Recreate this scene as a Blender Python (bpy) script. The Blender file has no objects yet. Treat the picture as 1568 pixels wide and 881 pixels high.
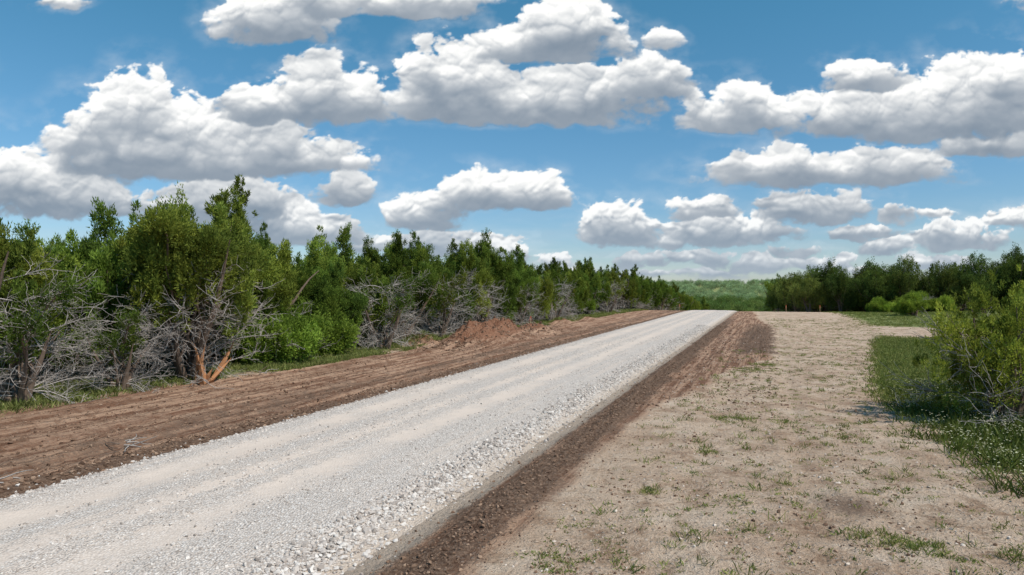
import bpy, math, numpy as np
from mathutils import Vector
rng = np.random.default_rng(7)
S = bpy.context.scene
CA, SA = 0.9354, 0.3536      # road heading (20.7 deg right of +Y)
def uv2xy(u, v): return u*CA + v*SA, -u*SA + v*CA
def xy2uv(x, y): return x*CA - y*SA, x*SA + y*CA
def sst(a, b, x):
    t = np.clip((x-a)/(b-a), 0, 1); return t*t*(3-2*t)

# ---------------------------------------------------------------- noise
_p = np.random.default_rng(3).permutation(4096).astype(np.int64)
def _h(i, j, s): return _p[(_p[(i + s*131) & 4095] + j) & 4095]
def perlin(x, y, s=0):
    xi = np.floor(x).astype(np.int64); yi = np.floor(y).astype(np.int64)
    xf = x-xi; yf = y-yi
    def g(i, j, dx, dy):
        a = _h(i, j, s)*(2*np.pi/4096); return np.cos(a)*dx+np.sin(a)*dy
    u = xf*xf*xf*(xf*(xf*6-15)+10); v = yf*yf*yf*(yf*(yf*6-15)+10)
    a = g(xi, yi, xf, yf); b = g(xi+1, yi, xf-1, yf); c = g(xi, yi+1, xf, yf-1); d = g(xi+1, yi+1, xf-1, yf-1)
    return (a*(1-u)+b*u)*(1-v)+(c*(1-u)+d*u)*v
def fbm(x, y, o=4, s=0):
    r = 0; a = 1; t = 0
    for k in range(o):
        r = r + a*perlin(x*2**k, y*2**k, s+k*7); t += a; a *= .5
    return r/t*1.5
def worley(x, y, s=0):
    xi = np.floor(x).astype(np.int64); yi = np.floor(y).astype(np.int64)
    m = np.full(np.shape(x), 9.0)
    for a in (-1, 0, 1):
        for b in (-1, 0, 1):
            h = _h(xi+a, yi+b, s); h2 = _h(xi+a, yi+b, s+17)
            dx = xi+a+h/4096-x; dy = yi+b+h2/4096-y
            m = np.minimum(m, dx*dx+dy*dy)
    return np.sqrt(m)

# ---------------------------------------------------------------- mesh helpers
def make_mesh(name, parts, mats, smooth=False):
    V = []; F = []; M = []; C = []; o = 0
    for (v, f, c, m) in parts:
        v = np.asarray(v, float); f = np.asarray(f, int)
        V.append(v); F.append(f+o); M.append(np.full(len(f), m)); o += len(v)
        c = np.asarray(c, float)
        if c.ndim == 1: c = np.tile(c, (len(v), 1))
        C.append(c)
    V = np.concatenate(V); F = np.concatenate(F); M = np.concatenate(M); C = np.concatenate(C)
    k = F.shape[1]
    me = bpy.data.meshes.new(name)
    me.vertices.add(len(V)); me.vertices.foreach_set('co', V.astype(np.float32).ravel())
    me.loops.add(F.size); me.loops.foreach_set('vertex_index', F.astype(np.int32).ravel())
    me.polygons.add(len(F)); me.polygons.foreach_set('loop_start', np.arange(0, F.size, k, dtype=np.int32))
    me.polygons.foreach_set('material_index', M.astype(np.int32))
    me.polygons.foreach_set('use_smooth', np.full(len(F), smooth))
    me.update(calc_edges=True)
    at = me.color_attributes.new('col', 'FLOAT_COLOR', 'POINT')
    if C.shape[1] == 3: C = np.hstack([C, np.ones((len(C), 1))])
    at.data.foreach_set('color', C.astype(np.float32).ravel())
    for m in mats: me.materials.append(m)
    return me
def add_obj(name, me, loc=(0, 0, 0), rz=0, sc=(1, 1, 1), parent=None):
    o = bpy.data.objects.new(name, me); S.collection.objects.link(o)
    o.location = loc; o.rotation_euler = (0, 0, rz); o.scale = sc
    if parent: o.parent = parent
    return o
def quads2tris(q): q = np.asarray(q); return np.concatenate([q[:, [0, 1, 2]], q[:, [0, 2, 3]]])
def tube(path, rad, sides=5):
    P = np.asarray(path, float); R = np.asarray(rad, float); k = len(P)
    T = np.gradient(P, axis=0); T /= np.linalg.norm(T, axis=1)[:, None]+1e-9
    ref = np.array([0.31, 0.17, 0.1]) if abs(T[0, 2]) > .8 else np.array([0, 0, 1.])
    A = np.cross(T, ref); A /= np.linalg.norm(A, axis=1)[:, None]+1e-9; B = np.cross(T, A)
    an = np.arange(sides)*2*np.pi/sides
    V = P[:, None]+R[:, None, None]*(np.cos(an)[None, :, None]*A[:, None]+np.sin(an)[None, :, None]*B[:, None])
    i = np.arange(k-1)[:, None]*sides; j = np.arange(sides)[None]; j2 = (j+1) % sides
    q = np.stack([i+j, i+j2, i+sides+j2, i+sides+j], -1).reshape(-1, 4)
    return V.reshape(-1, 3), quads2tris(q)
def crook(r, p, d, L, k=6, jit=.25, droop=0.):
    pts = [np.array(p, float)]; d = np.array(d, float); d /= np.linalg.norm(d)
    for i in range(k):
        d = d + r.normal(0, jit, 3)*.6 + np.array([0, 0, -droop]); d /= np.linalg.norm(d)
        pts.append(pts[-1]+d*L/k)
    return np.array(pts)
def leaves(r, P, D, n, rad, l, w, bright, hue):
    """n leaf triangles about each clump centre P, spraying along D"""
    m = len(P); N = m*n
    q = r.normal(0, 1, (N, 3)); q /= np.linalg.norm(q, axis=1)[:, None]; q *= (r.random((N, 1))**.5)
    R = np.repeat(rad, n)[:, None] if np.ndim(rad) else rad
    c = np.repeat(P, n, 0)+q*R*np.array([.8, .8, 1.35])
    d = np.repeat(D, n, 0)*.9+q*.7+r.normal(0, .4, (N, 3)); d /= np.linalg.norm(d, axis=1)[:, None]+1e-9
    s = np.cross(d, r.normal(0, 1, (N, 3))); s /= np.linalg.norm(s, axis=1)[:, None]+1e-9
    ll = l*(.6+.8*r.random((N, 1))); ww = w*(.6+.8*r.random((N, 1)))
    V = np.stack([c-s*ww*.5, c+s*ww*.5, c+d*ll], 1).reshape(-1, 3)
    F = np.arange(N*3).reshape(-1, 3)
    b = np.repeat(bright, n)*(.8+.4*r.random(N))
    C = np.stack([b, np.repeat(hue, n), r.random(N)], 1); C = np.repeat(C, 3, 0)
    return V, F, C

# ---------------------------------------------------------------- node helpers
class NT:
    def __init__(s, name):
        s.m = bpy.data.materials.new(name); s.m.use_nodes = True; s.t = s.m.node_tree; s.t.nodes.clear()
        s.out = s.t.nodes.new('ShaderNodeOutputMaterial')
    def n(s, ty, **k):
        x = s.t.nodes.new('ShaderNode'+ty)
        for a, b in k.items(): setattr(x, a, b)
        return x
    def put(s, inp, v):
        if isinstance(v, bpy.types.NodeSocket): s.t.links.new(v, inp)
        elif isinstance(v, (tuple, list)) and len(v) == 3 and inp.type == 'RGBA': inp.default_value = (*v, 1)
        else: inp.default_value = v
    def math(s, op, a, b=0., c=None, clamp=False):
        x = s.n('Math', operation=op, use_clamp=clamp); s.put(x.inputs[0], a); s.put(x.inputs[1], b)
        if c is not None: s.put(x.inputs[2], c)
        return x.outputs[0]
    def mix(s, f, a, b, mode='MIX'):
        x = s.n('Mix', data_type='RGBA', blend_type=mode); s.put(x.inputs[0], f); s.put(x.inputs[6], a); s.put(x.inputs[7], b)
        return x.outputs[2]
    def ramp(s, v, a, b, lo=0., hi=1.):
        x = s.n('MapRange', interpolation_type='SMOOTHSTEP'); s.put(x.inputs[0], v)
        x.inputs[1].default_value = a; x.inputs[2].default_value = b; x.inputs[3].default_value = lo; x.inputs[4].default_value = hi
        return x.outputs[0]
    def pos(s): return s.n('NewGeometry').outputs['Position']
    def noise(s, v, sc, det=4, ro=.55, dist=0.):
        x = s.n('TexNoise'); s.put(x.inputs['Vector'], v); x.inputs['Scale'].default_value = sc
        x.inputs['Detail'].default_value = det; x.inputs['Roughness'].default_value = ro; x.inputs['Distortion'].default_value = dist
        return x.outputs[0]
    def vor(s, v, sc, feat='F1'):
        x = s.n('TexVoronoi', feature=feat); s.put(x.inputs['Vector'], v); x.inputs['Scale'].default_value = sc
        return x
    def map(s, v, sc=(1, 1, 1), rz=0.):
        x = s.n('Mapping'); s.put(x.inputs[0], v); x.inputs['Scale'].default_value = sc; x.inputs['Rotation'].default_value = (0, 0, rz)
        return x.outputs[0]
    def dot(s, v, d):
        x = s.n('VectorMath', operation='DOT_PRODUCT'); s.put(x.inputs[0], v); x.inputs[1].default_value = d
        return x.outputs['Value']
    def sep(s, name='col'):
        a = s.n('Attribute', attribute_name=name); x = s.n('SeparateColor'); s.put(x.inputs[0], a.outputs['Color'])
        return x.outputs[0], x.outputs[1], x.outputs[2], a.outputs['Alpha']
    def bump(s, h, st, dist):
        x = s.n('Bump'); s.put(x.inputs['Height'], h); x.inputs['Strength'].default_value = st; x.inputs['Distance'].default_value = dist
        return x.outputs[0]
    def princ(s, col, rough=.9, nrm=None, spec=.2):
        x = s.n('BsdfPrincipled'); s.put(x.inputs['Base Color'], col); s.put(x.inputs['Roughness'], rough)
        x.inputs['Specular IOR Level'].default_value = spec
        if nrm is not None: s.put(x.inputs['Normal'], nrm)
        return x.outputs[0]
    def done(s, sh): s.t.links.new(sh, s.out.inputs[0]); return s.m

def leaf_mat(name, dark, light, yellow, trans=.3, varo=.45, ymax=.7):
    k = NT(name); b, h, r, _ = k.sep()
    oi = k.n('ObjectInfo').outputs['Random']
    c = k.mix(h, dark, light)
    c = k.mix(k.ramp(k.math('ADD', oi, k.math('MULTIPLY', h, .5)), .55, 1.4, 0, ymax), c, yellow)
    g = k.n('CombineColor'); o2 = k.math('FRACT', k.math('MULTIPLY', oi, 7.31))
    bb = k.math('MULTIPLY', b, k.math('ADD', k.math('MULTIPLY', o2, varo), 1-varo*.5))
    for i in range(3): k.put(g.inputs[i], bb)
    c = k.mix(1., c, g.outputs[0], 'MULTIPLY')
    d = k.n('BsdfDiffuse'); k.put(d.inputs[0], c)
    t = k.n('BsdfTranslucent'); k.put(t.inputs[0], k.mix(.5, c, k.mix(1., c, (1.5, 1.5, .5), 'MULTIPLY')))
    m = k.n('MixShader'); m.inputs[0].default_value = trans
    k.put(m.inputs[1], d.outputs[0]); k.put(m.inputs[2], t.outputs[0])
    return k.done(m.outputs[0])
M_jun = leaf_mat('juniper_foliage', (.068, .112, .026), (.135, .195, .032), (.245, .255, .048), .33, .65)
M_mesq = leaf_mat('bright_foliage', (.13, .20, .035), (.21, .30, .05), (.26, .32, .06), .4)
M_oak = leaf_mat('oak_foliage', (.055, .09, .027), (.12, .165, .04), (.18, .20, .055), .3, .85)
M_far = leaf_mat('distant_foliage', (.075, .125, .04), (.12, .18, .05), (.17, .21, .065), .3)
M_hill = leaf_mat('hazed_hill_foliage', (.20, .28, .17), (.25, .34, .18), (.29, .36, .20), .3)  # pale bluish distance haze mixed into these leaf colours
M_grass = leaf_mat('grass_blades', (.12, .165, .045), (.2, .24, .07), (.33, .31, .13), .3)
def bark(name, a, b):
    k = NT(name); p = k.n('TexCoord').outputs['Object']
    f = k.noise(k.map(p, (1, 1, .15)), 18, 4); v, _, _, _ = k.sep()
    return k.done(k.princ(k.mix(v, k.mix(f, a, b), (.46, .21, .09)), .95, k.bump(f, .6, .03)))
M_bark = bark('juniper_bark', (.10, .07, .05), (.26, .19, .145))
M_dead = bark('dead_wood', (.2, .175, .155), (.48, .44, .40))

# ---------------------------------------------------------------- trees
def juniper(seed, H=7., R=2.5, lobes=12, spires=20, clumps=80, nl=46, dead=12, ls=1., low=.06, round_=False, stems=4, broken=False, lean=.35, deadh=1.9, fill=1.):
    r = np.random.default_rng(seed); parts = []
    bark_c = (0, 0, 0); tops = []
    for i in range(stems):
        a = 2*np.pi*(i+r.random()*.6)/stems; d = np.array([math.cos(a)*lean, math.sin(a)*lean, 1.])
        p = crook(r, (math.cos(a)*.12, math.sin(a)*.12, -.15), d, H*(.58+.22*r.random()), 9, .10)
        R0 = .085+.07*r.random()
        if round_: R0 *= 1.4
        v, f = tube(p, np.linspace(R0*1.3, .02, 10), 7); parts.append((v, f, bark_c, 1)); tops.append(p)
    P = []; D = []; RR = []; BR = []; HU = []
    def env(rr): return H*(1.0-.45*(rr/R)**1.8)
    for i in range(lobes+(0 if round_ else spires)):
        a = r.random()*2*np.pi; sp = i >= lobes; n = clumps
        if sp:
            rr = R*(1.0*r.random()**.6); z1 = env(rr)*(.72+.36*r.random()); z0 = z1-(1.3+1.5*r.random()); n = int(clumps*.36)
        elif i < max(3, lobes//4):
            rr = R*.3*r.random()**.5; z0 = H*(.25+.15*r.random()); z1 = H*(.8+.14*r.random())
        else:
            rr = R*(.35+.6*r.random()**.7); z0 = H*(low+.34*r.random()); z1 = min(z0+H*(.27+.2*r.random()), env(rr)*.95)
        z1 = max(z1, z0+.9)
        b0 = np.array([math.cos(a)*rr*.8, math.sin(a)*rr*.8, z0]); b1 = np.array([math.cos(a)*rr*1.15, math.sin(a)*rr*1.15, z1])
        if not round_: b1[:2] += r.normal(0, .22, 2)
        w0 = (.66+.4*r.random())*R/2.5*1.22*(.42 if sp else 1.)
        q = r.normal(0, 1, (n, 3)); q /= np.linalg.norm(q, axis=1)[:, None]; q *= (r.random((n, 1))**.33)
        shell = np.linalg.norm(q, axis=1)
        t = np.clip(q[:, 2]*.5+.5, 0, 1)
        taper = 1. if round_ else (1.3-1.05*t)
        c = (b0+b1)/2+(b1-b0)*(q[:, 2:3]*.5) + np.stack([q[:, 0]*w0*taper, q[:, 1]*w0*taper, 0*t], 1)
        c += r.normal(0, .1, c.shape)
        d = q*.8+np.array([0, 0, .35 if round_ else .85])
        P.append(c); D.append(d); RR.append((.15+.18*r.random(n))*(.7 if sp else 1))
        BR.append((.55+.5*shell+.2*t)*(.72+.55*r.random())*(.78+.44*r.random(n)))  # painted crown shading: clumps darker inside, lighter outside and higher
        HU.append(np.clip(r.random()*.7+r.random(n)*.4, 0, 1))
        if not sp:
            st = tops[r.integers(len(tops))]; k0 = st[r.integers(2, 6)]
            mid = (k0+b0)/2+r.normal(0, .12, 3); path = np.array([k0, mid, b0, (b0+b1)/2, b1*.9+b0*.1])
            v, f = tube(path, [.05, .042, .035, .022, .008], 5); parts.append((v, f, bark_c, 1))
    P = np.concatenate(P); D = np.concatenate(D); RR = np.concatenate(RR)*ls; BR = np.concatenate(BR); HU = np.concatenate(HU)
    ok = (P[:, 2] > .25) & (r.random(len(P)) < fill); P, D, RR, BR, HU = P[ok], D[ok], RR[ok], BR[ok], HU[ok]
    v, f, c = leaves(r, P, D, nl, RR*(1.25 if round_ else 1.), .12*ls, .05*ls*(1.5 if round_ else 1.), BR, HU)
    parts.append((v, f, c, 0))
    for i in range(dead):
        a = r.random()*2*np.pi; z = .15+deadh*r.random()**1.2
        d = (math.cos(a), math.sin(a), -.05+.85*r.random()); L = R*(.65+.6*r.random())
        p = crook(r, (math.cos(a)*.2, math.sin(a)*.2, z), d, L, 8, .22, .05)
        p[:, 2] = np.maximum(p[:, 2], .05)
        v, f = tube(p, np.linspace(.030, .009, 9), 4); parts.append((v, f, bark_c, 2))
        for j in range(9):
            q = p[r.integers(2, 9)]; dd = np.array(d)+r.normal(0, .6, 3)
            p2 = crook(r, q, dd, .5+.6*r.random(), 5, .3, .03); v, f = tube(p2, np.linspace(.012, .005, 6), 3); parts.append((v, f, bark_c, 2))
            for m_ in range(4):
                q2 = p2[r.integers(1, 6)]; p3 = crook(r, q2, dd+r.normal(0, .9, 3), .2+.35*r.random(), 3, .35)
                v, f = tube(p3, [.007, .006, .005, .004], 3); parts.append((v, f, bark_c, 2))
    if broken:
        for i in range(16):
            b = np.array([.95+r.normal(0, .16), -1.0+r.normal(0, .16), -.05]); d = np.array([.1, -.1, 1])+r.normal(0, .35, 3)
            L = .4+1.2*r.random()**2; v, f = tube([b, b+d*L*.6, b+d*L+r.normal(0, .05, 3)], [.09, .07, .004], 4)
            parts.append((v, f, (.8, 0, 0), 1))
    return parts
mats3 = [M_jun, M_bark, M_dead]
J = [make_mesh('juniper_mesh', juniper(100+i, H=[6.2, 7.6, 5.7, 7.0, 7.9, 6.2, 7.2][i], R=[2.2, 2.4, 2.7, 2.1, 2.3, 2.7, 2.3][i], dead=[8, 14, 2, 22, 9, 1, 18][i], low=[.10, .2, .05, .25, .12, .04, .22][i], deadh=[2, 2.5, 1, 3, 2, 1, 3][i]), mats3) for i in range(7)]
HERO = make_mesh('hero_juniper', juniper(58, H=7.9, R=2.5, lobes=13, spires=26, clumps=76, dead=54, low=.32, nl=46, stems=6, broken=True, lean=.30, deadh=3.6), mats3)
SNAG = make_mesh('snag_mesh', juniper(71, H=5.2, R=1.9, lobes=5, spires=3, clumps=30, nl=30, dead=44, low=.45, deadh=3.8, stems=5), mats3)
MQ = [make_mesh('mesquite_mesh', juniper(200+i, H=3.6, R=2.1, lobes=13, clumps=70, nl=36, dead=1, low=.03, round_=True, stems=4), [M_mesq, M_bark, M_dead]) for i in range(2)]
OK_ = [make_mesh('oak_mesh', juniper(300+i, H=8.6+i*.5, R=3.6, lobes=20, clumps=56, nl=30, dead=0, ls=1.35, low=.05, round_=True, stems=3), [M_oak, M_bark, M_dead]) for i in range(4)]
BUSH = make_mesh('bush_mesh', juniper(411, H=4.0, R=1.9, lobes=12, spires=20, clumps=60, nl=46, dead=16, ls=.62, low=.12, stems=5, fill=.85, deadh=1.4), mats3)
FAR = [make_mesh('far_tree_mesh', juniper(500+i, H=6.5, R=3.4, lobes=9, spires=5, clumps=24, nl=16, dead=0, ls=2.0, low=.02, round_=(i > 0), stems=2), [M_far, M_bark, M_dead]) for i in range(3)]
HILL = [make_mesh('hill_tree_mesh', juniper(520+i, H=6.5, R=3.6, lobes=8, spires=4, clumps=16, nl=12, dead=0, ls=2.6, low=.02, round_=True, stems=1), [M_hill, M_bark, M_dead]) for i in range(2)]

# ---------------------------------------------------------------- terrain
def mound(u, v):
    r = 0
    for (a, b, ra, rb, h) in [(-17.2, 39.5, 1.5, 2.6, 1.3), (-17.9, 44.5, 1.4, 2.8, 1.3), (-17.2, 50, 1.2, 2.0, .7), (-19.6, 36.4, .9, 1.3, .7), (-18.6, 63, 1, 2, .5), (-18.9, 72, 1, 2, .4)]:
        r = np.maximum(r, h*np.exp(-((u-a)/ra)**2-((v-b)/rb)**2))
    return r*(1+.45*perlin(u*1.7, v*1.7, 5)+.3*perlin(u*4, v*4, 6))
def dark_edge(v): return -3.3+1.2*sst(18, 26, v)+2.2*sst(27, 37, v)-1.6*sst(60, 90, v)-1.0*sst(90, 112, v)+.5*perlin(v*.4, v*0, 9)+.2*perlin(v*1.3, v*0, 8)
def left_edge(v): return -19.2-1.2*sst(24, 12, v)+.9*perlin(v*.13, v*0+2, 4)+.3*perlin(v*.7, v*0, 6)
def H(u, v, detail=True):
    z = -7.5*sst(98, 240, v)+15*sst(420, 1300, v)+1.3*fbm(u/140, v/140, 3, 2)*sst(150, 400, v)
    z = z+6*sst(900, 1500, v)*perlin(u/420+.3, v*0+.4, 77)
    z = z+1.2*sst(14, 50, u)*sst(40, 90, v)
    if detail:
        n = 1-sst(60, 140, v)
        onroad = sst(-12.6, -11.9, u)*(1-sst(-5.2, -4.6, u))
        le = left_edge(v)
        dl = sst(le-.6, le+.4, u)*(1-sst(-12.4, -11.9, u))
        z = z+n*dl*(.13*perlin(u*1.9, v*.07, 11)+.06*perlin(u*5, v*.15, 12)+.04*fbm(u*3, v*3, 3, 13))
        for uc in (-13.4, -15.3, -16.9):
            ul = u-uc-.35*perlin(v*.08, v*0, int(-uc))
            z = z-n*dl*np.exp(-(ul/.22)**2)*(.06+.02*np.sin(v*14+ul*9))+n*dl*.04*np.exp(-((np.abs(ul)-.36)/.12)**2)
        z = z+n*(.05+.05*perlin(u*2.5, v*2.5, 19))*np.exp(-((u+12.35)/.28)**2)
        wr = np.exp(-((u+4.0+.2*perlin(v*.6, v*0, 21))/.42)**2)
        z = z+wr*(.05+.10*fbm(u*3.2, v*3.2, 3, 14))*(1-sst(70, 120, v))
        dk = sst(-4.6, -4.2, u)*(1-sst(dark_edge(v)-.3, dark_edge(v)+.2, u))*sst(16, 26, v)
        z = z+dk*n*(.10*perlin(u*2.2, v*.12, 15)+.05*fbm(u*3, v*3, 3, 16))
        sand = sst(-3.6, -2, u)
        z = z+sand*n*(.07*fbm(u*.5, v*.5, 3, 17)+.05*fbm(u*2.5, v*2.5, 4, 18)-.03*np.exp(-((u+1.3)/.3)**2)-.03*np.exp(-((u-.6)/.3)**2))
        z = z+(1-sst(-21, -19, u))*n*(.08*fbm(u*.6, v*.6, 3, 20)+.05)
        z = z+mound(u, v)-.06*onroad
    return z
us = np.concatenate([-24-np.cumsum(.15*1.11**np.arange(75))[::-1], np.arange(-24, 20, .1), 20+np.cumsum(.15*1.11**np.arange(75))])
vf = [22.]; st = .11
while vf[-1] < 4200: st = max(st, (vf[-1]-22)*.0125+.11); vf.append(vf[-1]+st)
vs = np.concatenate([5-np.cumsum(.2*1.16**np.arange(38))[::-1], np.arange(5, 22, .1), np.array(vf)])
U, Vv = np.meshgrid(us, vs); Z = H(U, Vv)
X, Y = uv2xy(U, Vv)
le = left_edge(Vv); de = dark_edge(Vv)
dirtL = sst(le-.35, le+.35, U)*(1-sst(-11.4, -11.1, U))
dirtR = sst(-4.65, -4.35, U)*(1-sst(de-.6, de+.5, U))
fade = 1-sst(110, 150, Vv)
dirt = np.maximum(dirtL*(.75+.25*sst(-17.5, -15, U)), dirtR*.95)*fade
dirt = np.maximum(dirt, np.clip(mound(U, Vv)*5, 0, 1))
wob = .2*perlin(Vv*.6, Vv*0, 21)
dark = np.exp(-((U+4.0+wob)/.55)**2)*1.0*(1-sst(60, 100, Vv))
dark = np.maximum(dark, sst(-2.4, -1.5, U+.4*perlin(Vv*.3, Vv*0, 33))*(1-sst(-.2, 1.0, U+.5*perlin(Vv*.5, Vv*0, 34)))*sst(35, 40, Vv)*(1-sst(56, 84, Vv))*.8)
dark = np.maximum(dark, np.exp(-((U+12.2)/.35)**2)*.85)
dark = np.maximum(dark, .6*np.exp(-((U+13.9)/.9)**2)*fade)
dark = np.maximum(dark, .6*np.exp(-((U-1.2)/.75)**2-((Vv-12.1)/.8)**2))
def grassmask(U, Vv):
    le = left_edge(Vv)
    g = (1-sst(le-1.3, le+.2, U))*.75
    g1 = sst(0, 1.3, U-(2.9+(Vv-27)*.13))*sst(20, 27, Vv)*(1-sst(50, 56, Vv))
    g2 = sst(7, 11, U)*sst(66, 72, Vv)
    g3 = sst(3.2, 4.8, U-.06*np.abs(Vv-20))*sst(9, 17, Vv)*(1-sst(28, 34, Vv))*.8
    g4 = sst(9, 13, U-(Vv-20)*.1)*(1-sst(50, 55, Vv))*sst(5, 12, Vv)
    g5 = sst(140, 170, Vv)
    return np.clip(np.maximum.reduce([g, g1, g2, g3, g4, g5]), 0, 1)
grass = grassmask(U, Vv)
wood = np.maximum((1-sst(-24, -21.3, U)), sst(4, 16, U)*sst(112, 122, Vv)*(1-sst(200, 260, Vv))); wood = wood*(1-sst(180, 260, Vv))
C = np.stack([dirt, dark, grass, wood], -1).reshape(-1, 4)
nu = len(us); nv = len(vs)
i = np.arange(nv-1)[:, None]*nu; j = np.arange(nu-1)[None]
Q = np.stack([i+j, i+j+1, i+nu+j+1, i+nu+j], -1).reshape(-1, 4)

k = NT('soil'); p = k.pos(); di, dk, gr, wo = k.sep()
n1 = k.noise(p, .35, 6, .6); n2 = k.noise(p, 2.2, 6, .65); n3 = k.noise(p, 14, 5, .7); n4 = k.noise(p, 55, 3, .6); n5 = k.noise(k.map(p, (1, 1, 1), 1.), .9, 6, .65)
streak = k.noise(k.map(k.map(p, (1, 1, 1), math.radians(20.7)), (3.2, .13, 1)), 1.3, 5, .65)
sand = k.mix(k.ramp(n1, .4, .6), (.61, .46, .335), (.52, .375, .265))
sand = k.mix(k.ramp(n5, .5, .66, 0, .75), sand, (.69, .555, .425))
sand = k.mix(k.ramp(n5, .48, .35, 0, .85), sand, (.33, .215, .14))
sand = k.mix(k.ramp(n2, .48, .34, 0, .7), sand, (.35, .235, .155))
sand = k.mix(k.ramp(streak, .55, .7, 0, .45), sand, (.38, .265, .18))
sand = k.mix(k.ramp(n3, .52, .7, 0, .5), sand, (.73, .61, .48))
sand = k.mix(k.ramp(n3, .46, .33, 0, .75), sand, (.22, .14, .092))
uu = k.dot(p, (CA, -SA, 0))
sh = k.math('MULTIPLY', k.ramp(uu, -3.2, -4.6), k.ramp(uu, -5.8, -5.0))
sand = k.mix(k.math('MULTIPLY', sh, .7), sand, (.50, .41, .325))
dirtc = k.mix(k.ramp(streak, .40, .60), (.185, .092, .055), (.47, .30, .20))
dirtc = k.mix(k.ramp(n5, .48, .62, 0, .45), dirtc, (.46, .31, .215))
dirtc = k.mix(k.ramp(n3, .45, .7, 0, .4), dirtc, (.49, .33, .23))
dirtc = k.mix(k.ramp(n2, .50, .35, 0, .65), dirtc, (.16, .08, .046))
zz = k.dot(p, (0, 0, 1)); dirtc = k.mix(k.ramp(zz, .22, .55, 0, .8), dirtc, k.mix(k.ramp(n3, .4, .65), (.16, .068, .038), (.34, .17, .10)))
darkc = k.mix(k.ramp(n3, .38, .66), (.095, .056, .037), (.25, .17, .12))
grc = k.mix(k.ramp(n2, .4, .6), (.14, .20, .045), (.23, .27, .08))
grc = k.mix(k.ramp(n3, .58, .78, 0, .5), grc, (.36, .28, .18))
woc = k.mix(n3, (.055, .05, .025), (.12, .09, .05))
def edge(m, w=.55, lo=.4, hi=.6, nn=None):
    return k.ramp(k.math('ADD', m, k.math('MULTIPLY', k.math('SUBTRACT', nn or n2, .5), w*2)), lo, hi)
nn5 = k.math('ADD', k.math('MULTIPLY', n5, .5), k.math('MULTIPLY', n3, .5))
c = k.mix(edge(di, .8, .3, .72, nn5), sand, dirtc)
c = k.mix(k.math('MULTIPLY', edge(dk, 1.2, .3, .75, nn5), .9), c, darkc)
c = k.mix(k.math('MULTIPLY', edge(gr, 1.1, .3, .7, nn5), .85), c, grc)
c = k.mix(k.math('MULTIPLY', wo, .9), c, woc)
pe = k.vor(p, 16); pc = k.n('SeparateColor'); k.put(pc.inputs[0], pe.outputs['Color'])
peb = k.math('MULTIPLY', k.math('GREATER_THAN', pc.outputs[0], .84), k.ramp(pe.outputs['Distance'], .42, .3))
c = k.mix(k.math('MULTIPLY', peb, k.math('SUBTRACT', .5, k.math('MULTIPLY', di, .4))), c, (.62, .53, .44))
hh = k.math('ADD', k.math('MULTIPLY', n2, 1.2), k.math('ADD', k.math('MULTIPLY', n3, .8), k.math('MULTIPLY', n4, .25)))
hh = k.math('ADD', hh, k.math('MULTIPLY', peb, .25)); hh = k.math('ADD', hh, k.math('MULTIPLY', k.math('MULTIPLY', streak, di), 1.8))
M_soil = k.done(k.princ(c, .95, k.bump(hh, 1.0, .11), .1))
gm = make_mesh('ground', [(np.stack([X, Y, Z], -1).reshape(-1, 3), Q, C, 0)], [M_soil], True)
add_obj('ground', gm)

# ---------------------------------------------------------------- road
ru = np.concatenate([np.linspace(-12.05, -11.5, 10), np.linspace(-11.4, -5.5, 56), np.linspace(-5.42, -4.85, 10)])
rv = vs[vs > -60]; rv = rv[rv < 420]
RU, RV = np.meshgrid(ru, rv)
wl = .12*fbm(RV*.5, RV*0, 3, 31)
RU2 = RU+np.where(RU > -8.45, 1, -1)*wl*np.clip(np.abs(RU+8.45)/3.2-.7, 0, 1)*2
def rprof(u): return .02+.12*sst(3.6, 2.9, np.abs(u+8.45))+.05*(1-((u+8.45)/3.4)**2)
RZ = H(RU2, RV, False)-.05+rprof(RU)+.016*fbm(RU*4, RV*4, 3, 32)-.025*np.exp(-((RU+10.3)/.35)**2)-.02*np.exp(-((RU+7.7)/.4)**2)
RX, RY = uv2xy(RU2, RV); a = len(ru); b = len(rv)
i = np.arange(b-1)[:, None]*a; j = np.arange(a-1)[None]
Q = np.stack([i+j, i+j+1, i+a+j+1, i+a+j], -1).reshape(-1, 4)
k = NT('crushed_limestone'); p = k.pos(); uu = k.dot(p, (CA, -SA, 0))
def tracks(nn):
    w = k.math('MULTIPLY', k.math('SUBTRACT', nn, .5), 1.1); u_ = k.math('ADD', uu, w)
    t = None
    for cc, ww in ((-10.35, .45), (-7.75, .38), (-8.9, .2)):
        x = k.ramp(k.math('ABSOLUTE', k.math('SUBTRACT', u_, cc)), ww*1.6, ww*.5); t = x if t is None else k.math('MAXIMUM', t, x)
    return t
nl_ = k.noise(p, .5, 5, .6); nm = k.noise(p, 5, 5, .65); nf = k.noise(p, 40, 4, .7)
lstr = k.noise(k.map(k.map(p, (1, 1, 1), math.radians(20.7)), (2.2, .08, 1)), 1.5, 5, .6)
v1 = k.vor(p, 28); v2 = k.vor(p, 55)
def cellv(v): x = k.n('SeparateColor'); k.put(x.inputs[0], v.outputs['Color']); return x.outputs[0]
r1 = cellv(v1); r2 = cellv(v2)
st1 = k.mix(k.ramp(r1, .0, .35), (.31, .27, .24), (.60, .545, .49)); st1 = k.mix(k.ramp(r1, .5, 1.), st1, (.84, .79, .735))
st2 = k.mix(k.ramp(r2, .1, .7), (.45, .39, .335), (.68, .615, .55))
c = k.mix(k.ramp(v1.outputs['Distance'], .35, .5), st1, st2)
c = k.mix(k.ramp(v1.outputs['Distance'], .45, .75, 0, .4), c, (.24, .19, .155))
tr = k.math('MULTIPLY', tracks(nm), k.ramp(nl_, .35, .6, .4, 1.))
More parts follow.
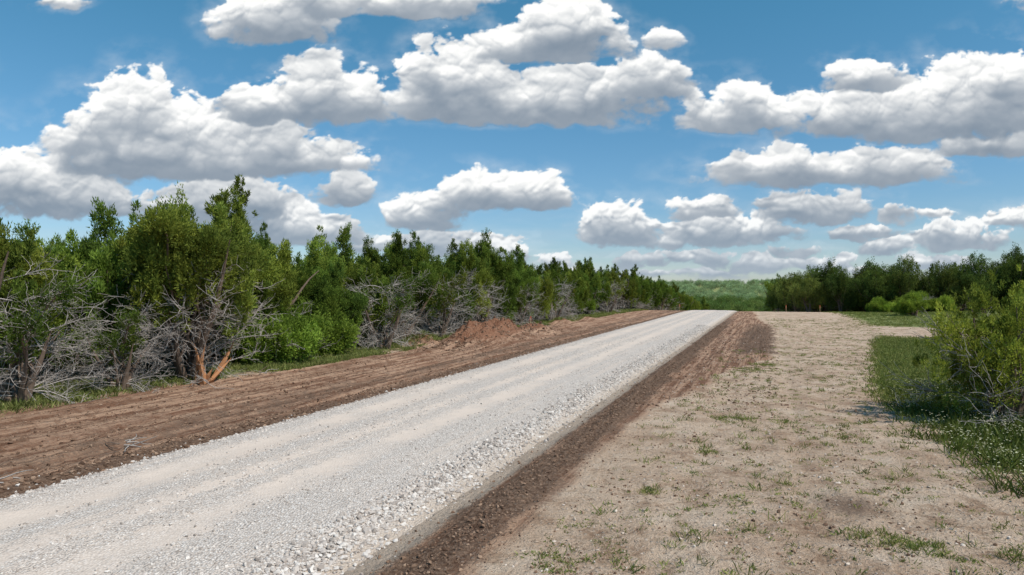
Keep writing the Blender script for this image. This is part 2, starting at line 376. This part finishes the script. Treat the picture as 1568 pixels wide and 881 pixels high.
fines = k.mix(nf, (.57, .465, .38), (.74, .635, .54))
c = k.mix(k.math('MULTIPLY', tr, .85), c, fines)
c = k.mix(k.ramp(lstr, .48, .66, 0, .6), c, fines)
c = k.mix(k.ramp(nl_, .45, .7, 0, .3), c, (.65, .555, .47))
ed = k.ramp(k.math('ADD', uu, k.math('MULTIPLY', nm, .5)), -11.35, -11.75)
c = k.mix(k.math('MULTIPLY', ed, .75), c, (.2, .13, .09))
ed2 = k.ramp(k.math('ADD', uu, k.math('MULTIPLY', nm, .5)), -5.1, -4.75)
c = k.mix(k.math('MULTIPLY', ed2, .8), c, (.50, .41, .325))
hgt = k.math('SUBTRACT', k.math('MULTIPLY', nm, .4), k.math('MULTIPLY', v1.outputs['Distance'], k.math('SUBTRACT', 1., k.math('MULTIPLY', tr, .7))))
M_road = k.done(k.princ(c, .9, k.bump(hgt, .85, .03), .15))
add_obj('gravel_road', make_mesh('gravel_road', [(np.stack([RX, RY, RZ], -1).reshape(-1, 3), Q, (1, 1, 1), 0)], [M_road], True))
def road_z(u, v): return H(u, v, False)-.05+rprof(u)

# loose stones
def ico():
    t = (1+5**.5)/2
    v = np.array([[-1, t, 0], [1, t, 0], [-1, -t, 0], [1, -t, 0], [0, -1, t], [0, 1, t], [0, -1, -t], [0, 1, -t], [t, 0, -1], [t, 0, 1], [-t, 0, -1], [-t, 0, 1]], float)
    f = np.array([[0, 11, 5], [0, 5, 1], [0, 1, 7], [0, 7, 10], [0, 10, 11], [1, 5, 9], [5, 11, 4], [11, 10, 2], [10, 7, 6], [7, 1, 8], [3, 9, 4], [3, 4, 2], [3, 2, 6], [3, 6, 8], [3, 8, 9], [4, 9, 5], [2, 4, 11], [6, 2, 10], [8, 6, 7], [9, 8, 1]])
    return v/np.linalg.norm(v[0]), f
IV, IF = ico()
def stones(u, v, z, r, r0):
    n = len(u); x, y = uv2xy(u, v)
    s = r[:, None]*(.6+.7*r0.random((n, 3))); s[:, 2] *= .75
    V = IV[None]*(1+.28*r0.normal(0, 1, (n, 12, 1)))*s[:, None]
    a = r0.random(n)*6.28; ca, sa = np.cos(a)[:, None], np.sin(a)[:, None]
    V = np.stack([V[..., 0]*ca-V[..., 1]*sa, V[..., 0]*sa+V[..., 1]*ca, V[..., 2]], -1)
    V += np.stack([x, y, z+s[:, 2]*.35], 1)[:, None]
    F = (IF[None]+(np.arange(n)*12)[:, None, None]).reshape(-1, 3)
    C = np.repeat(np.stack([r0.random(n)]*3, 1), 12, 0)
    return V.reshape(-1, 3), F, C
def stone_mat(name, a, b, c_):
    k = NT(name); r, _, _, _ = k.sep(); c = k.mix(k.ramp(r, 0, .5), a, b); c = k.mix(k.ramp(r, .5, 1), c, c_)
    c = k.mix(k.math('MULTIPLY', k.noise(k.pos(), 30, 3), .4), c, a)
    return k.done(k.princ(c, .9, None, .15))
M_st = stone_mat('limestone', (.32, .275, .24), (.57, .51, .455), (.76, .71, .65))
M_cl = stone_mat('clods', (.11, .065, .043), (.23, .145, .095), (.38, .26, .18))
r0 = np.random.default_rng(12)
n = 38000; v = 4+44*r0.random(n)**1.7; u = -11.6+6.3*r0.random(n)
tr = np.minimum(np.abs(u+10.35), np.abs(u+7.75)); keep = (tr > .5+.2*r0.normal(0, 1, n)) & (perlin(u*.8, v*.3, 40) > -.2); u, v = u[keep], v[keep]
A_ = stones(u, v, road_z(u, v)-.006, .010+.015*r0.random(len(u))**2, r0)
n = 13000; v = 4+60*r0.random(n)**1.6; u = -5.42+.25*r0.normal(0, 1, n)+.1*perlin(v*.7, v*0, 41)
B_ = stones(u, v, np.maximum(road_z(u, v), H(u, v)), .014+.032*r0.random(n)**2, r0)
n = 2500; v = 6+60*r0.random(n)**1.5; u = -11.75+.2*r0.normal(0, 1, n)
B2 = stones(u, v, np.maximum(road_z(u, v), H(u, v)), .015+.025*r0.random(n)**2, r0)
add_obj('gravel', make_mesh('gravel', [(*A_, 0), (*B_, 0), (*B2, 0)], [M_st]))
n = 9000; v = 5+60*r0.random(n)**1.5; u = -4.0+.34*r0.normal(0, 1, n)
D1 = stones(u, v, H(u, v), .008+.022*r0.random(n)**3, r0)
n = 3500; v = 5+60*r0.random(n)**1.5; u = -12.3+.25*r0.normal(0, 1, n); D2 = stones(u, v, H(u, v), .015+.04*r0.random(n)**3, r0)
n = 9000; v = 5+55*r0.random(n)**1.4; u = -19+7*r0.random(n); D3 = stones(u, v, H(u, v), .012+.034*r0.random(n)**3, r0)
n = 2500; v = 34+20*r0.random(n); u = -17.8+1.2*r0.normal(0, 1, n); D4 = stones(u, v, H(u, v), .02+.09*r0.random(n)**3, r0)
n = 4000; v = 20+50*r0.random(n); u = -4.3+4.8*r0.random(n); D5 = stones(u, v, H(u, v), .012+.035*r0.random(n)**3, r0)
n = 9000; v = 7+40*r0.random(n)**1.5; u = -3+10*r0.random(n); kk = fbm(u*.7, v*.7, 3, 47) > 0; u, v = u[kk], v[kk]; D6 = stones(u, v, H(u, v), .01+.024*r0.random(len(u))**3, r0)
add_obj('dirt_clods', make_mesh('dirt_clods', [(*q, 0) for q in (D1, D2, D3, D4, D5, D6)], [M_cl]))
n = 7000; v = 8+45*r0.random(n)**1.5; u = -3.2+11*r0.random(n); kk = perlin(u*.6, v*.6, 44) > -.15; u, v = u[kk], v[kk]
P1 = stones(u, v, H(u, v), .008+.022*r0.random(len(u))**3, r0)
add_obj('pebbles', make_mesh('pebbles', [(*P1, 0)], [stone_mat('pebble', (.38, .29, .22), (.56, .46, .37), (.72, .64, .56))]))

# ---------------------------------------------------------------- grass & weeds
def tufts(u, v, r0, nb, h, w, spread, flat=.5):
    n = len(u); x, y = uv2xy(u, v); z = H(u, v)-.005
    N = n*nb; hs = np.repeat(h*(.5+r0.random(n)), nb)*(.5+.7*r0.random(N))
    base = np.repeat(np.stack([x, y, z], 1), nb, 0); off = r0.normal(0, 1, (N, 3))*spread; off[:, 2] = 0
    base = base+off
    d = r0.normal(0, 1, (N, 3))*flat; d[:, 2] = 1; d[:, :2] += off[:, :2]/spread*.2; d /= np.linalg.norm(d, axis=1)[:, None]
    s = np.cross(d, r0.normal(0, 1, (N, 3))); s /= np.linalg.norm(s, axis=1)[:, None]
    ww = (w*(.6+.8*r0.random(N)))[:, None]; d = d*hs[:, None]
    mid = base+d*.55; tip = base+d; tip[:, 2] -= hs*.12
    V = np.stack([base-s*ww*.4, base+s*ww*.4, mid+s*ww*.5, mid-s*ww*.5, tip], 1).reshape(-1, 3)
    k5 = (np.arange(N)*5)[:, None]; F = np.concatenate([k5+[0, 1, 2], k5+[0, 2, 3], k5+[3, 2, 4]])
    b = np.repeat(.55+.6*r0.random(n), nb)*(.8+.4*r0.random(N))
    Cc = np.repeat(np.stack([b, np.clip(np.repeat(r0.random(n), nb)+r0.normal(0, .35, N), 0, 1.6), b], 1), 5, 0)
    return V, F, Cc, 0
r0 = np.random.default_rng(21); G = []
n = 80000; v = 8+75*r0.random(n)**1.35; u = -3.1+12*r0.random(n)
dens = fbm(u*.45, v*.3, 3, 50)*.8+.7*fbm(u*1.8, v*1.8, 2, 51)+.12*sst(-2, 3, u)-.15
kk = (r0.random(n) < np.clip(dens*1.15, .03, .4)) & (u > dark_edge(v)+.3); u, v = u[kk], v[kk]
G.append(tufts(u, v, r0, 11, .058, .012, .045, .95))
n = 420; u = -2.5+10*r0.random(n); v = 8.5+34*r0.random(n)**1.3; G.append(tufts(u, v, r0, 18, .15, .011, .06, .6))
for cu, cv, s_ in [(1.5, 10.7, .3), (2.0, 10.5, .15), (.9, 8.9, .2), (-1.9, 11.8, .1), (-1.3, 15.2, .12), (-1.0, 19., .25), (-.8, 30.5, .5), (-.2, 33, .4), (5.0, 13.5, .4)]:
    n = int(38*s_/.3); G.append(tufts(cu+s_*r0.normal(0, 1, n), cv+s_*.8*r0.normal(0, 1, n), r0, 16, .09, .011, .06, .7))
n = 60000; v = 8+110*r0.random(n)**1.2; u = 3+30*r0.random(n); g = grassmask(u, v)
kk = r0.random(n) < g*(.5+.9*fbm(u*.5, v*.5, 3, 55)); u, v = u[kk], v[kk]; G.append(tufts(u, v, r0, 9, .17, .022, .09, .45))
n = 22000; v = 21+36*r0.random(n); u = 3+9*r0.random(n); g = grassmask(u, v)
kk = r0.random(n) < g*.9; u, v = u[kk], v[kk]; G.append(tufts(u, v, r0, 8, .15, .022, .09, .45))
n = 30000; v = 6+110*r0.random(n)**1.3; le = left_edge(v); u = le+.5-3.6*r0.random(n)
kk = r0.random(n) < .4+1.2*fbm(u*.5, v*.35, 3, 56)+.25*(u < le-1); u, v = u[kk], v[kk]; G.append(tufts(u, v, r0, 10, .24, .02, .08, .5))
add_obj('grass', make_mesh('grass', G, [M_grass]))

# white wildflowers on the right
k = NT('white_petals'); M_pet = k.done(k.princ((.68, .67, .44), .8))
def flowers(u, v, r0, hmax):
    G = [tufts(u, v, r0, 18, hmax, .02, .12, .5)]
    kk = r0.random(len(u)) < np.clip(.42+2.4*fbm(u*1.3, v*1.3, 3, 63), .05, 1); u, v = u[kk], v[kk]
    n = len(u); x, y = uv2xy(u, v); z = H(u, v)
    nf = 6; N = n*nf
    c = np.repeat(np.stack([x, y, z], 1), nf, 0); c[:, :2] += r0.normal(0, .16, (N, 2)); c[:, 2] += hmax*(.35+.8*r0.random(N))
    m = 6; C0 = np.repeat(c, m, 0); a = np.tile(np.arange(m)*2*np.pi/m, N)
    rr = np.repeat(.009+.012*r0.random(N), m)[:, None]
    d = np.stack([np.cos(a), np.sin(a), .35+0*a], 1); s = np.stack([-np.sin(a), np.cos(a), 0*a], 1)
    V = np.stack([C0, C0+d*rr-s*rr*.5, C0+d*rr+s*rr*.5], 1).reshape(-1, 3); F = np.arange(N*m*3).reshape(-1, 3)
    G.append((V, F, (1, 1, 1), 1)); return G
n = 3000; u = 2.8+5.7*r0.random(n); v = 11+16*r0.random(n); kk = (r0.random(n) < .7+1.4*fbm(u*.7, v*.7, 2, 60)) & (u > 3.1+.09*np.abs(v-20)+1.6*r0.random(n)**2+.5*perlin(v, v*0, 61)); u, v = u[kk], v[kk]
add_obj('white_wildflowers', make_mesh('white_wildflowers', flowers(u, v, r0, .36), [M_grass, M_pet]))

# ---------------------------------------------------------------- plant trees
def plant(name, me, u, v, rz, s, parent=None, sz=None, dz=-.05):
    x, y = uv2xy(u, v); z = float(H(np.array([u]), np.array([v]), False)[0])+dz
    return add_obj(name, me, (x, y, z), rz, (s, s, sz or s), parent)
rt = np.random.default_rng(77)
plant('juniper_tree', HERO, -20.4, 19.7, 0, 1.0)
v = 3.
idx = 0
while v < 135:
    if abs(v-19.6) > 2.6:
        u = -22.3+rt.normal(0, .8)
        me = J[[1, 3, 0, 6, 4, 3, 1, 2, 6, 5][idx % 10]]; s = .78+.32*rt.random()
        plant('juniper_tree', me, u, v, rt.random()*6.28, s, sz=s*(.82+.26*rt.random())); idx += 1
    v += 2.5+1.5*rt.random()
for (u, v, s) in [(-21.6, 25.4, .9), (-21.9, 28.3, .95), (-23.0, 9.5, .85), (-21.8, 55, .8), (-21.5, 84, .9)]:
    plant('mesquite_shrub', MQ[idx % 2], u, v, rt.random()*6, s); idx += 1
for (u, v, s) in [(-20.9, 13.8, .8), (-20.4, 16.8, .6), (-20.4, 33.5, .9), (-20.7, 41, .95), (-20.8, 48, .9), (-20.9, 57, .8), (-20.5, 66, .95), (-20.6, 92, .95)]:
    plant('dead_juniper', SNAG, u, v, rt.random()*6, s)
W = bpy.data.objects.new('juniper_woodland', None); S.collection.objects.link(W)
for row in range(7):
    v = -12+rt.random()*3
    while v < 210:
        u = -25.2-row*3.6+rt.normal(0, .8); s = .78+.34*rt.random()
        if not (row > 3 and v < 12): plant('tree', J[rt.integers(7)], u, v, rt.random()*6.28, s, W, sz=s*(.84+.28*rt.random()))
        v += 3.0+1.7*rt.random()+row*.2
v = 135
while v < 230: plant('tree', J[rt.integers(7)], -22+rt.normal(0, 1), v, rt.random()*6, .9+.2*rt.random(), W); v += 3.2
OW = bpy.data.objects.new('oak_grove', None); S.collection.objects.link(OW)
def plant_xy(name, me, x, y, s, parent=None, sz=None):
    u, v = xy2uv(x, y); return plant(name, me, u, v, rt.random()*6.28, s, parent, sz)
for x, y, s, sz in [(50.5, 116, .8, .75), (54, 112, .75, .85), (57.5, 108, .9, .95), (62, 107, 1, 1.05), (66.5, 105, .95, .98), (70.5, 103, 1, 1.12), (74.5, 101, .9, 1.02), (78, 99, 1, 1.15), (60, 113, .95, 1), (82, 96, 1, 1.1)]:
    plant_xy('oak_tree', OK_[rt.integers(4)], x, y, s*.95, sz=sz*(.92+.2*rt.random()))
for row in range(5):
    for q in range(14):
        x = 52+q*4.7+rt.normal(0, 1.4); y = 122-q*2.0+row*5+rt.normal(0, 1.4); s = .76+.42*rt.random()
        plant_xy('tree', OK_[rt.integers(4)] if rt.random() < .65 else J[rt.integers(7)], x+row*1.0, y, s, OW)
for x, y, s in [(59.5, 99, .75), (63.5, 100, .62), (56, 104, .6)]: plant_xy('mesquite_shrub', MQ[rt.integers(2)], x, y, s*1.25)
plant_xy('mesquite_shrub', MQ[1], 49.5, 84, .9)
plant_xy('juniper_tree', J[5], 58, 84, .5); plant_xy('juniper_tree', J[0], 63, 82, .7)
plant_xy('juniper_bush', BUSH, 13.0, 18.0, 1.0)
plant_xy('juniper_bush', BUSH, 17.0, 21.5, .95)
DW = bpy.data.objects.new('distant_woodland', None); S.collection.objects.link(DW)
cnt = 0
for q in range(9000):
    d = 165*(1500/165)**(rt.random()**.8); az = math.radians(-20+60*rt.random()); x, y = d*math.sin(az), d*math.cos(az)
    u, v = xy2uv(x, y)
    if v < 150 or (-19 < u < 6 and v < 215): continue
    if u < -20 and v < 235: continue
    if perlin(np.array([u/60.]), np.array([v/60.]), 70)[0] < -.25 and d > 260: continue
    s = (.7+.5*rt.random())*(1+d/1500)
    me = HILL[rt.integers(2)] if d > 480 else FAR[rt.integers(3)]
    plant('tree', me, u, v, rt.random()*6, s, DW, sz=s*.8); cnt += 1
    if cnt > 3300: break

# ---------------------------------------------------------------- survey stakes and debris
k = NT('stake_wood'); M_w = k.done(k.princ(k.mix(k.noise(k.pos(), 30), (.4, .28, .16), (.55, .42, .27)), .8))
k = NT('orange_ribbon'); M_r = k.done(k.princ((.75, .09, .04), .6))
def stake(u, v, s=1.):
    parts = []
    w = .02; z1 = 1.05
    bx = np.array([[-w, -w*.5, 0], [w, -w*.5, 0], [w, w*.5, 0], [-w, w*.5, 0], [-w, -w*.5, z1], [w, -w*.5, z1], [w, w*.5, z1], [-w, w*.5, z1]])
    f = quads2tris([[0, 1, 5, 4], [1, 2, 6, 5], [2, 3, 7, 6], [3, 0, 4, 7], [4, 5, 6, 7]]); parts.append((bx, f, (1, 1, 1), 0))
    a = np.linspace(0, 1, 7)
    for q, sd in enumerate((1, -1)):
        c = np.stack([sd*(.025+.12*a), .02*np.sin(a*7+q), .98-.32*a-.1*a*a], 1)
        V = np.concatenate([c-[0, 0, .035], c+[0, 0, .035]]); ff = quads2tris([[t, t+1, t+8, t+7] for t in range(6)]); parts.append((V, ff, (1, 1, 1), 1))
    v2, f2 = tube([[0, 0, .93], [0, 0, 1.03]], [.035, .035], 8); parts.append((v2, f2, (1, 1, 1), 1))
    plant('survey_stake', make_mesh('survey_stake', parts, [M_w, M_r]), u, v, .4, s, dz=0)
stake(-19.2, 55.3); stake(2.2, 108, 1.0); stake(-13.2, 109, 1.0); stake(7, 112, 1.0)
rd = np.random.default_rng(5)
def debris(u, v, n, L, R):
    parts = []
    for q in range(n):
        a = rd.random()*6.28; x, y = rd.normal(0, R, 2)
        p = crook(rd, (x, y, .03+.1*rd.random()), (math.cos(a), math.sin(a), .15*rd.random()), L*(.4+.8*rd.random()), 6, .3, .02)
        p[:, 2] = np.maximum(p[:, 2], .01); vv, ff = tube(p, np.linspace(.016, .004, 7), 4); parts.append((vv, ff, (0, 0, 0), int(rd.random() < .4)))
    x, y = uv2xy(u, v); z = float(H(np.array([u]), np.array([v]))[0])
    add_obj('fallen_branches', make_mesh('fallen_branches', parts, [M_bark, M_dead]), (x, y, z))
debris(-12.9, 7.9, 26, .5, .22); debris(-13.1, 11.0, 9, .7, .15); debris(-19.8, 36, 22, 1.3, .5); debris(-18.6, 21.5, 12, .6, .5); debris(4.6, 11, 12, .5, .3); debris(-19.4, 58, 20, 1.2, .8)

# ---------------------------------------------------------------- clouds (glowing far dome segment, light and shade painted in)
L_ = [(-365, 385, 95, 90, 1), (-300, 425, 60, 60, 1), (-160, 422, 140, 60, .95),
 (50, 356, 130, 60, 1), (75, 370, 75, 85, 1.1), (120, 385, 60, 55, 1),
 (-80, 270, 100, 100, 1.15), (-110, 300, 65, 90, 1.1), (40, 260, 175, 80, 1.1), (120, 275, 115, 70, 1), (215, 300, 68, 60, 1), (255, 315, 35, 45, .8),
 (335, 248, 82, 70, 1.05), (370, 258, 50, 60, 1), (300, 247, 50, 40, .8),
 (545, 312, 78, 44, 1), (590, 238, 165, 85, 1.1), (720, 248, 110, 112, 1.15), (780, 300, 80, 70, 1), (480, 243, 75, 55, .95), (880, 255, 120, 120, 1),
 (730, 207, 80, 48, 1), (810, 208, 70, 60, 1),
 (480, 166, 190, 46, 1.05), (430, 170, 65, 58, 1), (560, 172, 95, 54, 1), (350, 180, 60, 28, .8),
 (465, 108, 90, 48, 1.05), (430, 112, 50, 40, .95), (585, 107, 28, 32, .95),
 (-320, 262, 140, 62, 1.1), (-290, 280, 82, 80, 1.1), (-400, 273, 62, 48, .95), (-230, 270, 58, 58, .95),
 (-560, 182, 150, 115, 1.15), (-575, 230, 72, 105, 1.15), (-440, 180, 188, 76, 1.1), (-300, 184, 100, 46, .9), (-650, 215, 72, 72, 1), (-380, 203, 72, 75, 1),
 (-700, 120, 110, 78, 1.05), (-755, 150, 58, 78, 1), (-850, 130, 90, 130, 1), (-600, 113, 118, 46, .9),
 (-450, 110, 128, 60, 1), (-390, 116, 68, 64, 1), (-500, 105, 80, 46, .9),
 (-254, 135, 42, 52, 1.1), (-330, 74, 90, 54, 1), (-400, 89, 58, 44, .9), (-260, 77, 48, 30, .9),
 (-140, 98, 58, 54, 1), (-20, 128, 116, 48, 1.05), (-60, 130, 58, 52, 1.05), (40, 130, 58, 50, 1), (-110, 115, 48, 48, .95),
 (165, 75, 68, 54, 1.15), (150, 89, 40, 48, 1.1), (290, 112, 55, 34, 1), (320, 72, 82, 40, 1), (270, 75, 50, 38, .95), (380, 80, 58, 34, .95),
 (690, 66, 74, 36, 1.05), (660, 75, 48, 28, .95), (765, 98, 44, 30, .95), (570, 55, 48, 28, .9), (850, 70, 70, 50, .9),
 (-110, 56, 66, 36, 1.05), (-10, 46, 40, 35, 1.05), (-270, 76, 40, 28, .9), (-190, 60, 58, 26, .9), (60, 36, 44, 21, .85), (176, 36, 26, 20, .95), (308, 36, 32, 26, 1), (380, 30, 50, 22, .95), (470, 32, 64, 22, .95), (250, 41, 60, 16, .9), (90, 21, 64, 14, .85), (430, 54, 42, 16, .95), (520, 79, 36, 16, .9), (240, 65, 32, 16, .9), (640, 35, 64, 18, .95), (720, 25, 64, 16, .9), (400, 127, 32, 18, .85), (200, 19, 54, 12, .85), (310, 19, 64, 12, .9), (560, 22, 60, 14, .9), (230, 92, 30, 14, .85), (640, 110, 40, 14, .8), (560, 84, 40, 14, .8),
 (230, 372, 36, 34, .65), (-690, 432, 60, 18, .6), (-900, 330, 80, 60, 1), (860, 430, 90, 60, 1), (0, 520, 200, 60, .9), (400, 560, 160, 60, .9)]
g = 1.25
gx = np.arange(-1000, 1001, g); gz = np.arange(4, 600, g); GX, GZ = np.meshgrid(gx, gz)
wx = GX+26*fbm(GX/60, GZ/42, 6, 81); wz = GZ+14*fbm(GX/60, GZ/42, 6, 82)
def bil(sc, s, amps=(.42, .28, .18, .12)):
    r = 0; t = 0
    for o, a in enumerate(amps):
        r = r+a*(1-worley(wx/sc*2**o, wz/sc*1.25*2**o, s+o*5)**1.3); t += a
    return r/t
bl = sst(70, 210, GZ)
N = bil(58, 90)*bl+bil(30, 91)*(1-bl); NS = bil(58, 90, (.5, .3))*bl+bil(30, 91, (.5, .3))*(1-bl)
Nf = fbm(GX/85, GZ/50, 7, 95); Nd = fbm(GX/22, GZ/14, 5, 97)
Sx = np.full(GX.shape, -3.); TH = np.zeros(GX.shape); TW = np.full(GX.shape, 1e-6)
for cx, zb, hw, h, w in L_:
    t0 = (wz-zb)/h; t = np.where(t0 < 0, (wz-zb)/(8+.10*h), t0); uq = (wx-cx)/(hw*1.12)
    s = w-(np.abs(uq)**2.2+np.abs(t)**1.8)
    m = np.maximum(Sx, s); Sx = m+.10*np.exp(-np.abs(Sx-s)*6)*(m > -2)
    wgt = np.exp(np.clip(s, -3, 2)*5); TH += wgt*(GZ-zb)/h; TW += wgt
TH = TH/TW
d = 1.0*Sx+1.0*(N-.58)+.7*Nf+.28*Nd-.10
dens = np.clip(d, 0, .8)/.8
soft = sst(.6, -.1, TH)
alpha = sst(0.0, .22+.46*soft, d)
lx, lz = -.3, 1.
tau = np.zeros_like(dens)
for q in range(1, 13):
    st = 4.2*q; sx = int(round(lx*st/g)); sz = int(round(lz*st/g))
    sh = np.zeros_like(dens); sh[:dens.shape[0]-sz] = dens[sz:]; sh = np.roll(sh, -sx, 1)
    tau += sh*4.2
Lt = np.exp(-tau/(20+22*bl))
Lt = .47*Lt+.72*sst(.02, .62, TH+.45*(NS-.6)+.2*Nf)*(.55+.45*Lt)
def shift(a, sx, sz):
    r = a.copy(); r[:a.shape[0]-sz] = a[sz:]; return np.roll(r, -sx, 1)
rel = (NS-shift(NS, -1, 4))*1.6+(N-shift(N, -1, 3))*.4
Lt = np.clip(Lt+rel*(.08+.92*sst(.25, .8, Lt))-.08*sst(.1, -.5, Nf), 0, 1.05)
white = np.array([1.0, 1.0, .985]); shad = np.array([.215, .275, .35])
col = shad+(white-shad)*(Lt**1.15)[..., None]  # sunlit tops and shaded bases painted into the cloud colour
thin = (1-sst(-.05, .25, d))[..., None]; col = col*(1-thin*.6)+np.array([.62, .71, .80])*thin*.6
hz = (1-sst(0, 170, GZ))[..., None]*.32; col = col*(1-hz)+np.array([.60, .70, .80])*hz  # distance haze blended into the colour of low clouds
veil = sst(-1.2, .25, Sx)*np.clip(.2+1.0*Nf+.3*Nd, 0, 1)*.5
veil = np.maximum(veil, .34*sst(160, 20, GZ)*np.clip(.5+1.2*fbm(GX/120, GZ/18, 4, 99), 0, 1))
alpha = np.maximum(alpha*(.98), veil)
edgef = sst(0, 40, 1000-np.abs(GX))*sst(0, 40, 600-GZ)*sst(4, 22, GZ); alpha = alpha*edgef
dirs = np.stack([GX, np.full_like(GX, 1045.), GZ], -1); dirs /= np.linalg.norm(dirs, axis=-1)[..., None]
Vc = dirs*7000; Vc[..., 2] += 3
a = len(gx); b = len(gz); i = np.arange(b-1)[:, None]*a; j = np.arange(a-1)[None]
Q = np.stack([i+j, i+j+1, i+a+j+1, i+a+j], -1).reshape(-1, 4)
al = alpha.ravel(); Q = Q[al[Q].max(1) > .004]
used = np.unique(Q); rem = np.zeros(a*b, int); rem[used] = np.arange(len(used))
Cc = np.concatenate([col.reshape(-1, 3), al[:, None]], 1)[used]
k = NT('cloud'); at = k.n('Attribute', attribute_name='col'); e = k.n('Emission'); k.put(e.inputs[0], at.outputs['Color'])  # clouds emit their painted light and shade
mx = k.n('MixShader'); k.put(mx.inputs[0], at.outputs['Alpha']); k.put(mx.inputs[1], k.n('BsdfTransparent').outputs[0]); k.put(mx.inputs[2], e.outputs[0])
M_c = k.done(mx.outputs[0])
add_obj('clouds', make_mesh('clouds', [(Vc.reshape(-1, 3)[used], rem[Q], Cc, 0)], [M_c]))

# ---------------------------------------------------------------- light & camera
EL, AZ = math.radians(52), math.radians(124)
w = bpy.data.worlds.new('World'); S.world = w; w.use_nodes = True; nt = w.node_tree; bg = nt.nodes['Background']
sky = nt.nodes.new('ShaderNodeTexSky'); sky.sky_type = 'NISHITA'; sky.sun_disc = False; sky.sun_elevation = EL; sky.sun_rotation = AZ
sky.air_density = 1.0; sky.dust_density = .1; sky.ozone_density = 1.0
tc = nt.nodes.new('ShaderNodeTexCoord'); sx_ = nt.nodes.new('ShaderNodeSeparateXYZ'); nt.links.new(tc.outputs['Generated'], sx_.inputs[0])
cr = nt.nodes.new('ShaderNodeValToRGB'); nt.links.new(sx_.outputs[2], cr.inputs[0])
cr.color_ramp.elements[0].position = 0.; cr.color_ramp.elements[0].color = (.60, .70, .92, 1)
cr.color_ramp.elements[1].position = .4; cr.color_ramp.elements[1].color = (.42, .96, 1.02, 1)
mm = nt.nodes.new('ShaderNodeMix'); mm.data_type = 'RGBA'; mm.blend_type = 'MULTIPLY'; mm.inputs[0].default_value = 1; mm.clamp_result = False
nt.links.new(sky.outputs[0], mm.inputs[6]); nt.links.new(cr.outputs[0], mm.inputs[7])
nt.links.new(mm.outputs[2], bg.inputs[0]); bg.inputs[1].default_value = .112
sd = Vector((math.sin(AZ)*math.cos(EL), math.cos(AZ)*math.cos(EL), math.sin(EL)))
sl = bpy.data.lights.new('sun', 'SUN'); sl.energy = 4.4; sl.angle = math.radians(.5); sl.color = (1, .935, .855)
so = bpy.data.objects.new('sun', sl); S.collection.objects.link(so); so.rotation_euler = sd.to_track_quat('Z', 'Y').to_euler()
cam = bpy.data.cameras.new('camera'); cam.lens = 24; cam.sensor_width = 36; cam.clip_end = 20000
co = bpy.data.objects.new('camera', cam); S.collection.objects.link(co); co.location = (0, 0, 3.5); co.rotation_euler = (math.radians(90), 0, 0)
S.camera = co
S.view_settings.view_transform = 'Standard'; S.view_settings.look = 'None'; S.view_settings.exposure = 0
print('objects', len(bpy.data.objects), 'cloud verts', len(used), 'distant', cnt)
